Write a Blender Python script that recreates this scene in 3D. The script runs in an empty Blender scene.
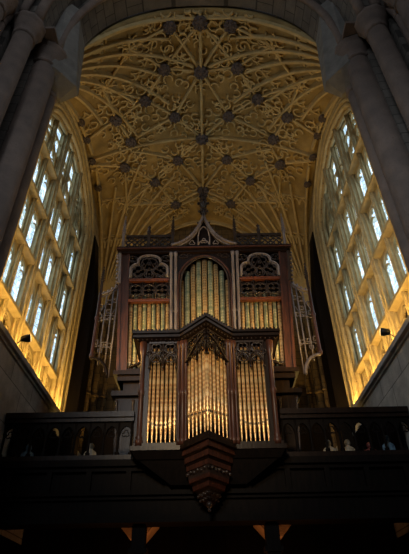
import bpy, math, random
from mathutils import Vector, Matrix
random.seed(7)
C = bpy.context.scene.collection
SC = bpy.context.scene
EYE = 1.6
PI = math.pi
sin, cos, rad = math.sin, math.cos, math.radians

# ------------------------------------------------------------------ camera
cam_d = bpy.data.cameras.new('camera')
cam_d.sensor_fit = 'VERTICAL'; cam_d.sensor_height = 36.0
cam_d.lens = 36.0 * 477.0 / 554.0
cam_d.clip_end = 200
cam = bpy.data.objects.new('camera', cam_d); C.objects.link(cam)
cam.matrix_world = Matrix.Translation((0, 0, EYE)) @ Matrix.Rotation(rad(90 + 37.3), 4, 'X') @ Matrix.Rotation(rad(-1.0), 4, 'Z')
SC.camera = cam
# ------------------------------------------------------------------ world, view
w = bpy.data.worlds.new('world'); SC.world = w; w.use_nodes = True
w.node_tree.nodes['Background'].inputs[0].default_value = (0.78, 0.86, 1.0, 1)
w.node_tree.nodes['Background'].inputs[1].default_value = 0.016
SC.view_settings.view_transform = 'Standard'; SC.view_settings.look = 'None'
SC.view_settings.exposure = 0.0; SC.view_settings.gamma = 1.0
SC.view_settings.use_curve_mapping = False
SC.cycles.max_bounces = 6

def light(name, kind, loc, energy, color, target=None, size=1.0, size_y=None, spot=None, blend=0.6):
    d = bpy.data.lights.new(name, kind); d.energy = energy; d.color = color
    if kind == 'AREA':
        d.size = size
        if size_y: d.shape = 'RECTANGLE'; d.size_y = size_y
    else: d.shadow_soft_size = size
    if kind == 'SPOT': d.spot_size = rad(spot); d.spot_blend = blend
    o = bpy.data.objects.new(name, d); C.objects.link(o)
    o.location = (loc[0], loc[1], loc[2] + EYE)
    if target:
        dv = Vector((target[0], target[1], target[2] + EYE)) - o.location
        o.rotation_euler = dv.to_track_quat('-Z', 'Y').to_euler()
    return o
WARM = (1.0, 0.60, 0.16)
# nave lamp light reaching the organ front, daylight of the nave clerestory behind the viewer
light('nave_lamp_light', 'SPOT', (-1.2, -2.0, 6.0), 2600, (1.0, 0.72, 0.40), (0, 9.2, 4.7), 0.5, spot=33, blend=.8)
light('clerestory_daylight', 'AREA', (-3.2, -5.0, 10.5), 110, (0.84, 0.92, 1.0), (1.2, 9, 6.0), 2.6)
light('wall_organ_fill', 'SPOT', (-2.8, -4.5, 9.5), 1400, (0.86, 0.93, 1.0), (1.3, 9.5, 5.4), 1.2, spot=46, blend=.7)  # added unseen spot brightening the right wall and the organ
light('crossing_daylight', 'AREA', (-1.0, 1.5, 14.0), 38, (0.92, 0.95, 1.0), (-0.5, 6, 9), 3.0)

# ------------------------------------------------------------------ materials
def nt(name):
    m = bpy.data.materials.new(name); m.use_nodes = True
    n = m.node_tree.nodes; return m, n, m.node_tree.links, n['Principled BSDF']
def mixc(n, l, fac, a, b):
    x = n.new('ShaderNodeMix'); x.data_type = 'RGBA'
    for i, v in ((6, a), (7, b)):
        if isinstance(v, tuple): x.inputs[i].default_value = (*v, 1)
        else: l.new(v, x.inputs[i])
    if isinstance(fac, float): x.inputs[0].default_value = fac
    else: l.new(fac, x.inputs[0])
    return x.outputs[2]
def ramp(n, l, src, lo, hi):
    r = n.new('ShaderNodeMapRange'); l.new(src, r.inputs[0]); r.inputs[1].default_value = lo; r.inputs[2].default_value = hi
    return r.outputs[0]
def noise(n, l, scale, detail=4, vec=None):
    t = n.new('ShaderNodeTexNoise'); t.inputs['Scale'].default_value = scale; t.inputs['Detail'].default_value = detail
    if vec is None:
        g = n.new('ShaderNodeNewGeometry'); vec = g.outputs['Position']
    l.new(vec, t.inputs['Vector']); return t.outputs[0]
def bump(n, l, src, b, s=0.4, d=0.02):
    x = n.new('ShaderNodeBump'); x.inputs['Strength'].default_value = s; x.inputs['Distance'].default_value = d
    l.new(src, x.inputs['Height']); l.new(x.outputs[0], b.inputs['Normal'])

def stone(name, a, b_, blocks=None, axes='YZ', scale=3.0, mortar=(0.1, 0.09, 0.07), rough=0.9):
    m, n, l, b = nt(name)
    nz = noise(n, l, scale, 6); nz2 = noise(n, l, scale * 9, 3)
    f = ramp(n, l, nz, 0.3, 0.7)
    col = mixc(n, l, f, a, b_)
    col = mixc(n, l, ramp(n, l, nz2, 0.55, 0.8), col, tuple(c * 0.6 for c in a))
    if blocks:
        g = n.new('ShaderNodeNewGeometry'); s = n.new('ShaderNodeSeparateXYZ'); l.new(g.outputs['Position'], s.inputs[0])
        c = n.new('ShaderNodeCombineXYZ')
        l.new(s.outputs['XYZ'.index(axes[0])], c.inputs[0]); l.new(s.outputs['XYZ'.index(axes[1])], c.inputs[1])
        br = n.new('ShaderNodeTexBrick'); l.new(c.outputs[0], br.inputs['Vector'])
        br.inputs['Scale'].default_value = 1.0; br.inputs['Brick Width'].default_value = blocks[0]; br.inputs['Row Height'].default_value = blocks[1]
        br.inputs['Mortar Size'].default_value = 0.012; br.inputs['Color1'].default_value = (1, 1, 1, 1); br.inputs['Color2'].default_value = (0.72, 0.72, 0.72, 1)
        br.inputs['Mortar'].default_value = (0.3, 0.3, 0.3, 1)
        mm = n.new('ShaderNodeMix'); mm.data_type = 'RGBA'; mm.blend_type = 'MULTIPLY'; mm.inputs[0].default_value = 1
        l.new(col, mm.inputs[6]); l.new(br.outputs[0], mm.inputs[7]); col = mm.outputs[2]
    l.new(col, b.inputs['Base Color']); b.inputs['Roughness'].default_value = rough
    bump(n, l, nz2, b, 0.5, 0.02)
    return m
def wood(name, a, b_, rough=0.38, scale=2.0):
    m, n, l, b = nt(name)
    tc = n.new('ShaderNodeNewGeometry'); mp = n.new('ShaderNodeMapping'); mp.inputs['Scale'].default_value = (12, 12, 1.2)
    l.new(tc.outputs['Position'], mp.inputs[0])
    nz = noise(n, l, scale, 5, mp.outputs[0])
    l.new(mixc(n, l, ramp(n, l, nz, 0.35, 0.65), a, b_), b.inputs['Base Color'])
    b.inputs['Roughness'].default_value = rough
    bump(n, l, nz, b, 0.25, 0.01)
    b.inputs['Specular IOR Level'].default_value = {'gallery_black_oak': .06, 'blackened_oak': .15, 'reddish_oak': .35, 'carved_dark_oak': .3}.get(name, .5)
    return m
def pipe_mat(name, base, pat, band, gold_amt):
    # diapered, stencilled pipe metal
    m, n, l, b = nt(name)
    tc = n.new('ShaderNodeTexCoord'); s = n.new('ShaderNodeSeparateXYZ'); l.new(tc.outputs['Object'], s.inputs[0])
    def M(op, x, y=None):
        k = n.new('ShaderNodeMath'); k.operation = op
        for i, v in enumerate((x, y)):
            if v is None: continue
            if isinstance(v, (int, float)): k.inputs[i].default_value = v
            else: l.new(v, k.inputs[i])
        return k.outputs[0]
    ang = M('ARCTAN2', s.outputs[1], s.outputs[0]); z = s.outputs[2]
    a1 = M('MULTIPLY', ang, 4.0); z1 = M('MULTIPLY', z, 34.0)
    p1 = M('SINE', M('ADD', a1, z1)); p2 = M('SINE', M('SUBTRACT', a1, z1))
    d = M('MULTIPLY', p1, p2)
    f = ramp(n, l, d, 0.05, 0.35)
    z2 = M('SINE', M('MULTIPLY', z, 11.0))
    col = mixc(n, l, f, base, pat)
    col = mixc(n, l, ramp(n, l, z2, 0.86, 0.95), col, band)
    nz = noise(n, l, 6, 3)
    col = mixc(n, l, ramp(n, l, nz, 0.45, 0.75), col, tuple(c * 0.55 for c in base))
    l.new(col, b.inputs['Base Color']); b.inputs['Roughness'].default_value = 0.30
    b.inputs['Metallic'].default_value = gold_amt
    return m
def plain(name, c, rough=0.6, metal=0.0, emit=None, es=0):
    m, n, l, b = nt(name)
    nz = noise(n, l, 14, 3)
    l.new(mixc(n, l, ramp(n, l, nz, 0.3, 0.8), c, tuple(x * 0.7 for x in c)), b.inputs['Base Color'])
    b.inputs['Roughness'].default_value = rough; b.inputs['Metallic'].default_value = metal
    if emit: b.inputs['Emission Color'].default_value = (*emit, 1); b.inputs['Emission Strength'].default_value = es
    return m
def glass_mat():
    m, n, l, b = nt('leaded_daylight_glass')
    g = n.new('ShaderNodeNewGeometry'); s = n.new('ShaderNodeSeparateXYZ'); l.new(g.outputs['Position'], s.inputs[0])
    c = n.new('ShaderNodeCombineXYZ'); l.new(s.outputs[1], c.inputs[0]); l.new(s.outputs[2], c.inputs[1])
    v = n.new('ShaderNodeTexVoronoi'); v.voronoi_dimensions = '2D'; v.feature = 'DISTANCE_TO_EDGE'; v.inputs['Scale'].default_value = 9
    l.new(c.outputs[0], v.inputs['Vector'])
    v2 = n.new('ShaderNodeTexVoronoi'); v2.voronoi_dimensions = '2D'; v2.inputs['Scale'].default_value = 9
    l.new(c.outputs[0], v2.inputs['Vector'])
    nz = noise(n, l, 5, 4)
    tint = mixc(n, l, ramp(n, l, nz, 0.4, 0.62), (0.34, 0.54, 0.78), (0.74, 0.88, 0.95))
    col2 = mixc(n, l, ramp(n, l, v2.outputs['Color'], 0.25, 0.6), (0.30, 0.42, 0.44), tint)
    col3 = mixc(n, l, ramp(n, l, v.outputs['Distance'], 0.02, 0.07), (0.02, 0.025, 0.03), col2)
    l.new(col3, b.inputs['Emission Color']); b.inputs['Emission Strength'].default_value = 1.9
    b.inputs['Base Color'].default_value = (0.1, 0.12, 0.14, 1); b.inputs['Roughness'].default_value = 0.2
    return m

M_ = dict(
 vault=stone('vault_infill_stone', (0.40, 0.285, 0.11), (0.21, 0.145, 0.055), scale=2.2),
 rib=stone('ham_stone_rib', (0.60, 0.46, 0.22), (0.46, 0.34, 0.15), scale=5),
 boss=stone('painted_boss_stone', (0.13, 0.10, 0.09), (0.07, 0.058, 0.06), scale=9),
 wall=stone('ham_stone_wall', (0.54, 0.41, 0.20), (0.40, 0.29, 0.13), (0.62, 0.31), 'YZ', 3),
 mull=stone('ham_stone_tracery', (0.52, 0.42, 0.23), (0.38, 0.30, 0.15), scale=6),
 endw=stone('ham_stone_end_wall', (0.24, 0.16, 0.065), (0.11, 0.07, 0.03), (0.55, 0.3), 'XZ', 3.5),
 grey=stone('grey_ashlar', (0.66, 0.64, 0.58), (0.40, 0.39, 0.35), (1.3, 0.85), 'YZ', 3),
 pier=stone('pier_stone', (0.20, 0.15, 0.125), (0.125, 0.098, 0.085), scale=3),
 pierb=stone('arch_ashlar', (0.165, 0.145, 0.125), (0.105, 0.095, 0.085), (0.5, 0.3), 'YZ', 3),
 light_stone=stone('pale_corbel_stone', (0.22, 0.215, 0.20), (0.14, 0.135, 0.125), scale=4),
 capital=stone('warm_capital_stone', (0.55, 0.33, 0.18), (0.42, 0.25, 0.13), scale=5),
 floor=stone('floor_flags', (0.2, 0.18, 0.15), (0.13, 0.12, 0.1), (0.8, 0.6), 'XY', 2),
 dark=wood('blackened_oak', (0.018, 0.010, 0.007), (0.009, 0.0055, 0.0045), 0.34),
 red=wood('reddish_oak', (0.085, 0.030, 0.019), (0.035, 0.015, 0.010), 0.4),
 orange=wood('orange_oak_rail', (0.15, 0.045, 0.022), (0.08, 0.026, 0.013), 0.4),
 trac=wood('carved_dark_oak', (0.045, 0.031, 0.026), (0.024, 0.017, 0.014), 0.3),
 silver=wood('silver_lit_oak', (0.24, 0.205, 0.20), (0.12, 0.095, 0.09), 0.33),  # paler oak: cool light on the carving painted into the colour
 gallery=wood('gallery_black_oak', (0.0075, 0.005, 0.004), (0.004, 0.003, 0.0025), 0.6),
 gold=pipe_mat('gilded_stencilled_pipe', (0.78, 0.53, 0.24), (0.40, 0.17, 0.07), (0.72, 0.52, 0.26), 0.35),
 gold2=pipe_mat('bright_gilded_pipe', (0.92, 0.62, 0.27), (0.52, 0.20, 0.07), (0.98, 0.70, 0.36), 0.5),
 green=pipe_mat('green_stencilled_pipe', (0.37, 0.38, 0.21), (0.66, 0.58, 0.34), (0.24, 0.28, 0.17), 0.1),
 mouth=plain('shadowed_pipe_mouth', (0.05, 0.03, 0.015), 0.6),
 lip=plain('gilt_pipe_lip', (0.85, 0.58, 0.25), 0.35, 0.4),
 black=plain('black_enamel', (0.012, 0.012, 0.013), 0.35),
 pale=plain('pale_painted_carving', (0.42, 0.38, 0.30), 0.6),
 bluish=plain('blue_painted_carving', (0.16, 0.28, 0.38), 0.6),
 redp=plain('dark_red_carving', (0.20, 0.045, 0.04), 0.6),
 lamp=plain('floodlight_lens', (0.9, 0.8, 0.6), 0.3, 0, (1.0, 0.72, 0.35), 2.5),
 glass=glass_mat(),
)

# ------------------------------------------------------------------ mesh builder
class MB:
    def __init__(s): s.v = []; s.f = []; s.sm = []
    def add(s, vs, fs, smooth=False):
        b = len(s.v); s.v += [tuple(p) for p in vs]
        for q in fs: s.f.append([b + i for i in q]); s.sm.append(smooth)
    def box(s, x0, x1, y0, y1, z0, z1):
        v = [(x, y, z) for z in (z0, z1) for y in (y0, y1) for x in (x0, x1)]
        s.add(v, [(0, 2, 3, 1), (4, 5, 7, 6), (0, 1, 5, 4), (2, 6, 7, 3), (0, 4, 6, 2), (1, 3, 7, 5)])
    def hexa(s, bot, top):      # two same-length rings of points
        n = len(bot); v = list(bot) + list(top)
        f = [tuple(reversed(range(n))), tuple(range(n, 2 * n))] + [(i, (i + 1) % n, n + (i + 1) % n, n + i) for i in range(n)]
        s.add(v, f)
    def tube(s, pts, r, n=6, closed=False, up=None, flat=1.0, smooth=True):
        P = [Vector(p) for p in pts]; m = len(P)
        if m < 2: return
        R = r if isinstance(r, (list, tuple)) else [r] * m
        vs = []; prev = None
        for i in range(m):
            if closed: t = P[(i + 1) % m] - P[i - 1]
            else: t = P[min(i + 1, m - 1)] - P[max(i - 1, 0)]
            if t.length < 1e-9: t = Vector((0, 0, 1))
            t.normalize()
            u = Vector(up) if up is not None else (prev if prev is not None else (Vector((0, 1, 0)) if abs(t.y) < 0.9 else Vector((1, 0, 0))))
            a = u - t * u.dot(t)
            if a.length < 1e-6: a = Vector((1, 0, 0)) - t * t.x
            a.normalize(); prev = a; b = t.cross(a)
            for k in range(n):
                an = 2 * PI * (k + 0.5) / n
                vs.append(P[i] + a * cos(an) * R[i] * flat + b * sin(an) * R[i])
        fs = []
        for i in range(m if closed else m - 1):
            j = (i + 1) % m
            for k in range(n):
                k2 = (k + 1) % n; fs.append((i * n + k, i * n + k2, j * n + k2, j * n + k))
        if not closed:
            fs.append(tuple(reversed(range(n)))); fs.append(tuple(range((m - 1) * n, m * n)))
        s.add(vs, fs, smooth and n > 4)
    def lathe(s, prof, c, n=12, sq=False):   # prof: list of (r, z)
        vs = []
        for r, z in prof:
            for k in range(n):
                a = 2 * PI * (k + 0.5) / n; vs.append((c[0] + r * cos(a), c[1] + r * sin(a), c[2] + z))
        fs = []
        for i in range(len(prof) - 1):
            for k in range(n):
                k2 = (k + 1) % n; fs.append((i * n + k, i * n + k2, (i + 1) * n + k2, (i + 1) * n + k))
        fs.append(tuple(reversed(range(n)))); fs.append(tuple(range((len(prof) - 1) * n, len(prof) * n)))
        s.add(vs, fs, n > 6)
    def ball(s, c, r, n=8, m=5, sc=(1, 1, 1)):
        s_ = []
        vs = []; fs = []
        for i in range(m + 1):
            ph = PI * i / m
            for k in range(n):
                a = 2 * PI * k / n
                vs.append((c[0] + r * sc[0] * sin(ph) * cos(a), c[1] + r * sc[1] * sin(ph) * sin(a), c[2] + r * sc[2] * cos(ph)))
        for i in range(m):
            for k in range(n):
                k2 = (k + 1) % n; fs.append((i * n + k, (i + 1) * n + k, (i + 1) * n + k2, i * n + k2))
        s.add(vs, fs, True)
    def build(s, name, mat, parent=None, origin=None, warp=None):
        v = [warp(p) for p in s.v] if warp else s.v
        o0 = Vector(origin) if origin else Vector((0, 0, 0))
        if origin is None:
            xs = list(zip(*v)); o0 = Vector(((min(xs[0]) + max(xs[0])) / 2, (min(xs[1]) + max(xs[1])) / 2, min(xs[2])))
        elif warp: o0 = Vector(warp(tuple(o0)))
        me = bpy.data.meshes.new(name); me.from_pydata([tuple(Vector(p) - o0) for p in v], [], s.f)
        me.polygons.foreach_set('use_smooth', s.sm); me.materials.append(mat); me.update()
        o = bpy.data.objects.new(name, me); C.objects.link(o)
        wl = o0 + Vector((0, 0, EYE))
        if parent is not None:
            o.parent = parent; o.location = wl - wpos(parent)
        else: o.location = wl
        return o
def wpos(o):
    p = Vector((0, 0, 0))
    while o is not None: p = p + o.location; o = o.parent
    return p
def tag(o, label=None, cat=None, group=None, kind=None):
    if label: o['label'] = label
    if cat: o['category'] = cat
    if group: o['group'] = group
    if kind: o['kind'] = kind
    return o
def thing(name, loc, label, cat, group=None):
    o = bpy.data.objects.new(name, None); C.objects.link(o); o.location = (loc[0], loc[1], loc[2] + EYE)
    return tag(o, label, cat, group)
def clone(o, parent=None, off=None):
    c = o.copy(); C.objects.link(c)
    if parent: c.parent = parent
    for ch in [x for x in bpy.data.objects if x.parent == o and x != c]:
        clone(ch, c)
    return c

# 2-D curve helpers in a plane (u right, v up)
class Plane:
    def __init__(s, o, u=(1, 0, 0), v=(0, 0, 1)): s.o = Vector(o); s.u = Vector(u); s.v = Vector(v); s.n = s.u.cross(s.v)
    def __call__(s, a, b, d=0): return tuple(s.o + s.u * a + s.v * b + s.n * d)
    def L(s, pts, d=0): return [s(a, b, d) for a, b in pts]
def arc(cx, cy, r, a0, a1, n=8): return [(cx + r * cos(rad(a0 + (a1 - a0) * i / n)), cy + r * sin(rad(a0 + (a1 - a0) * i / n))) for i in range(n + 1)]
def pointed(u0, u1, v0, h, n=10, p=2.0):
    c = (u0 + u1) / 2; hw = (u1 - u0) / 2
    out = []
    for i in range(n + 1):
        t = i / n; x = -1 + 2 * t
        out.append((c + hw * x, v0 + h * archf(x, p)))
    return out
def archf(x, p=2.0):       # pointed arch profile, 1 at the middle, 0 at the sides
    x = min(1, abs(x)); R = 1.45     # arcs struck from beyond the centre
    cx = R - 1
    return (max(0, R * R - (x + cx) ** 2) ** .5) / ((R * R - cx * cx) ** .5)
def foil(cx, cy, r, k=4, rot=45, n=6):
    out = []
    for i in range(k):
        a = rot + 360.0 * i / k
        x = cx + r * 0.52 * cos(rad(a)); y = cy + r * 0.52 * sin(rad(a))
        out += arc(x, y, r * 0.48, a - 115, a + 115, n)
    return out
def plate(mb, pl, u0, u1, v0, vtop, h, th, n=12, p=2.0, fn=None):
    """solid plate above an arched opening"""
    fn = fn or (lambda x: v0 + h * archf(x, p))
    vs = []
    for i in range(n + 1):
        t = -1 + 2 * i / n; u = (u0 + u1) / 2 + (u1 - u0) / 2 * t; a = min(fn(t), vtop - 0.005)
        vs += [pl(u, a, 0), pl(u, vtop, 0), pl(u, a, th), pl(u, vtop, th)]
    fs = []
    for i in range(n):
        a = 4 * i; b = 4 * (i + 1)
        fs += [(a, a + 1, b + 1, b), (a + 2, b + 2, b + 3, a + 3), (a, b, b + 2, a + 2), (a + 1, a + 3, b + 3, b + 1)]
    fs += [(0, 2, 3, 1), (4 * n, 4 * n + 1, 4 * n + 3, 4 * n + 2)]
    mb.add(vs, fs)
def spire(mb, x, y, z0, z1, r, n=4, crock=5):
    mb.lathe([(r, 0), (r, (z1 - z0) * .42), (r * 1.5, (z1 - z0) * .44), (r * 1.1, (z1 - z0) * .48), (r * .25, (z1 - z0) * .93), (r * .7, (z1 - z0) * .95), (r * .1, z1 - z0)], (x, y, z0), n)
    for i in range(crock):
        t = i / crock; zz = z0 + (z1 - z0) * (.5 + .42 * t); rr = r * (1.1 - .8 * t)
        for k in range(4):
            a = PI / 4 + k * PI / 2
            mb.ball((x + cos(a) * rr * 1.25, y + sin(a) * rr * 1.25, zz), r * .38, 5, 3)
def leaf(mb, c, r, pl=None):
    """small carved leaf knot"""
    for k in range(5):
        a = 2 * PI * k / 5 + .3
        mb.ball((c[0] + cos(a) * r * .6, c[1] - r * .15, c[2] + sin(a) * r * .6), r * .42, 5, 3)
    mb.ball(c, r * .45, 5, 3)

# ================================================================== STRUCTURE
W = 4.25; FA, FB, US = 6.5, 16.0, 9.9
FM = 11.15
def V(x, y):
    d = min(math.hypot(abs(x) - W, y - FA), math.hypot(abs(x) - W, y - FB))
    t = min(1, d / 4.1)
    return US + 3.95 * max(0, 1 - (1 - t) ** 2) ** .5 + 1.35 * (1 - (x / W) ** 2)
def struct(o): return tag(o, kind='structure')

m = MB(); m.box(-8, 8, -6, 16, -1.8, -1.6); struct(m.build('floor', M_['floor']))

# vault
m = MB(); NX, NY = 64, 64; vs = []; Y0 = 6.56
for j in range(NY + 1):
    y = Y0 + (FB - Y0) * j / NY
    for i in range(NX + 1):
        x = -W + 2 * W * i / NX; vs.append((x, y, V(x, y)))
fs = [(j * (NX + 1) + i, (j + 1) * (NX + 1) + i, (j + 1) * (NX + 1) + i + 1, j * (NX + 1) + i + 1) for j in range(NY) for i in range(NX)]
m.add(vs, fs, True)
n0 = len(m.v)
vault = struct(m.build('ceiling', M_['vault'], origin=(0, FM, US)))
sol = vault.modifiers.new('thickness', 'SOLIDIFY'); sol.thickness = 0.25; sol.offset = -1.0

def onv(x, y, drop=0.0): return (x, y, V(x, y) - drop)
def rib_line(mb, a, b, r=0.055, n=None, drop=.02):
    L = math.hypot(b[0] - a[0], b[1] - a[1]); n = n or max(2, int(L / 0.2))
    pts = [onv(a[0] + (b[0] - a[0]) * i / n, a[1] + (b[1] - a[1]) * i / n, drop) for i in range(n + 1)]
    r *= 1.25; mb.tube([(p[0], p[1], p[2] - r * .6) for p in pts], r * .9, 4, up=(0, 0, 1), flat=2.6, smooth=False)
    # thin roll under the rib
    mb.tube([(p[0], p[1], p[2] - r * 2.3) for p in pts], r * .5, 5, up=(0, 0, 1))
nodes = {}
ridge = [6.85, 8.5, FM, 13.7]
bosses = [(0, 6.9), (0, 8.5), (0, FM), (0, 13.75)]
for sx in (-1, 1):
    bosses += [(sx * x, y) for x, y in ((.93, 6.95), (1.2, 8.3), (.96, 10.15), (.96, 12.1), (1.2, 14.4), (1.93, 9.33), (1.93, 13.0), (2.97, 9.8), (2.97, 11.9), (2.6, 10.85))]
def part_rib(a, b, r=.05, drop=.02):
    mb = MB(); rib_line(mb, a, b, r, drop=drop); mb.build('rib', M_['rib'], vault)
part_rib((0, 6.6), (0, FB), .06)
part_rib((-W, FM), (W, FM), .045)
for sx in (-1, 1):
    R_ = lambda a, b, r=.045: part_rib((sx * a[0], a[1]), (sx * b[0], b[1]), r)
    # liernes joining the bosses
    R_((0, 8.5), (.96, 10.15)); R_((.96, 10.15), (1.93, 9.33)); R_((0, 8.5), (1.2, 8.3)); R_((1.2, 8.3), (1.93, 9.33))
    R_((0, FM), (.96, 10.15)); R_((0, FM), (.96, 12.1)); R_((.96, 12.1), (1.93, 13.0)); R_((0, 13.75), (.96, 12.1))
    R_((0, 13.75), (1.2, 14.4)); R_((1.2, 14.4), (1.93, 13.0)); R_((1.93, 9.33), (2.97, 9.8)); R_((1.93, 13.0), (2.97, 11.9))
    R_((.96, 10.15), (2.6, 10.85)); R_((.96, 12.1), (2.6, 11.3)); R_((2.6, 10.85), (2.97, 9.8)); R_((2.6, 11.3), (2.97, 11.9))
    R_((2.97, 9.8), (4.1, 10.3)); R_((2.97, 11.9), (4.1, 11.3)); R_((0, 6.9), (1.2, 8.3)); R_((.93, 6.95), (0, 8.5)); R_((.93, 6.95), (2.15, 7.3))
    R_((2.15, 7.3), (3.1, 8.4)); R_((3.1, 8.4), (2.97, 9.8)); R_((3.1, 13.6), (2.97, 11.9)); R_((3.1, 13.6), (1.93, 13.0)); R_((3.1, 8.4), (1.93, 9.33))
    R_((2.15, 7.3), (1.2, 8.3)); R_((1.2, 14.4), (3.1, 13.6))
    # fan ribs from each corner
    for cy, sy in ((FA, 1), (FB, -1)):
        for k in range(9):
            th = rad(4 + 82 * k / 8)
            ex = abs(math.cos(th)); ey = abs(math.sin(th))
            Rr = min(4.15 / max(ex, .01), (FM - FA) / max(ey, .01), 4.4 if k % 2 == 0 else 3.4)
            if Rr < .8: continue
            a = (sx * (W - .10 * ex), cy + sy * .10 * ey); b = (sx * (W - Rr * ex), cy + sy * Rr * ey)
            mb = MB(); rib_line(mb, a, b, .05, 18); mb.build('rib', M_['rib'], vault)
# rings of cusped panel heads around the fans and leafy cusping between the liernes
cusp = MB()
for sx in (-1, 1):
    for cy, sy in ((FA, 1), (FB, -1)):
        for rr in (1.55, 2.9):
            pts = []
            for k in range(29):
                th = rad(2 + 86 * k / 28); x = sx * (W - rr * cos(th)); y = cy + sy * rr * sin(th)
                pts.append(onv(x, y, .03))
            cusp.tube(pts, .035, 4, up=(0, 0, 1), flat=1.3)
            for k in range(8):
                for q in (0, 1):
                    t0 = 4 + 82 * (k + q * .5) / 8; t1 = t0 + 82 / 16
                    pp = []
                    for i in range(9):
                        u = i / 8; th = rad(t0 + (t1 - t0) * u); r2 = rr - .30 + .24 * archf(2 * u - 1)
                        pp.append(onv(sx * (W - r2 * cos(th)), cy + sy * r2 * sin(th), .04))
                    cusp.tube(pp, .03, 4, up=(0, 0, 1), flat=2)
def leafring(x, y, r0, k, rot, rr):
    for i in range(k):
        a = rot + 2 * PI * i / k
        cx, cy = x + cos(a) * r0, y + sin(a) * r0
        pts = []
        for j in range(9):
            b = a + PI + rad(-130 + 260 * j / 8)
            px, py = cx + cos(b) * rr, cy + sin(b) * rr
            if abs(px) < W - .02 and 6.55 < py < FB - .05: pts.append(onv(px, py, .03))
        if len(pts) > 3: pts = [(p[0], p[1], p[2] - .03) for p in pts]; cusp.tube(pts, .028, 4, up=(0, 0, 1), flat=3.2)
for bx, by in bosses:
    leafring(bx, by, .42, 6, .3, .15)
    leafring(bx, by, .72, 8, .1, .13)
rnd = random.Random(3)
for i in range(11):
    for j in range(10):
        x = -3.9 + 7.8 * i / 10 + rnd.uniform(-.12, .12); y = 7.2 + 7.8 * j / 9 + rnd.uniform(-.12, .12)
        d = min(math.hypot(abs(x) - W, y - FA), math.hypot(abs(x) - W, y - FB))
        if d > 3.0 and (i + j) % 2: leafring(x, y, .15, 4, rnd.uniform(0, 1.5), .11)
for sx in (-1, 1):
    for x, y in ((2.15, 7.3), (3.1, 8.4), (3.1, 13.6)): leafring(sx * x, y, .12, 6, 0, .08); leafring(sx * x, y, .3, 6, .3, .12)
tag(cusp.build('rib_cusping', M_['rib'], vault), kind='stuff')
b0 = None
for k, (bx, by) in enumerate(bosses + [(s * 4.0, y) for s in (-1, 1) for y in (9.4, 10.2, 11.15, 12.4)]):
    if b0 is None:
        mb = MB(); mb.lathe([(.10, .12), (.19, .06), (.21, 0), (.17, -.06), (.08, -.11), (.01, -.13)][::-1], (0, 0, 0), 12)
        for i in range(8):
            a = 2 * PI * i / 8; mb.ball((cos(a) * .165, sin(a) * .165, -.035), .062, 6, 4); 
        for i in range(5):
            a = 2 * PI * i / 5 + .4; mb.ball((cos(a) * .09, sin(a) * .09, -.10), .045, 6, 4)
        b0 = mb.build('boss', M_['boss'], vault, origin=(0, 0, 0)); bo = b0
    else:
        bo = b0.copy(); C.objects.link(bo); bo.parent = vault
    big = 1.0 if abs(bx) < 3.5 else .7
    if bx == 0: big = 1.12
    bo.scale = (big, big, big); bo.rotation_euler = (0, 0, k * 1.3)
    bo.location = Vector((bx, by, V(bx, by) - .17 + EYE)) - wpos(vault)

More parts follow.
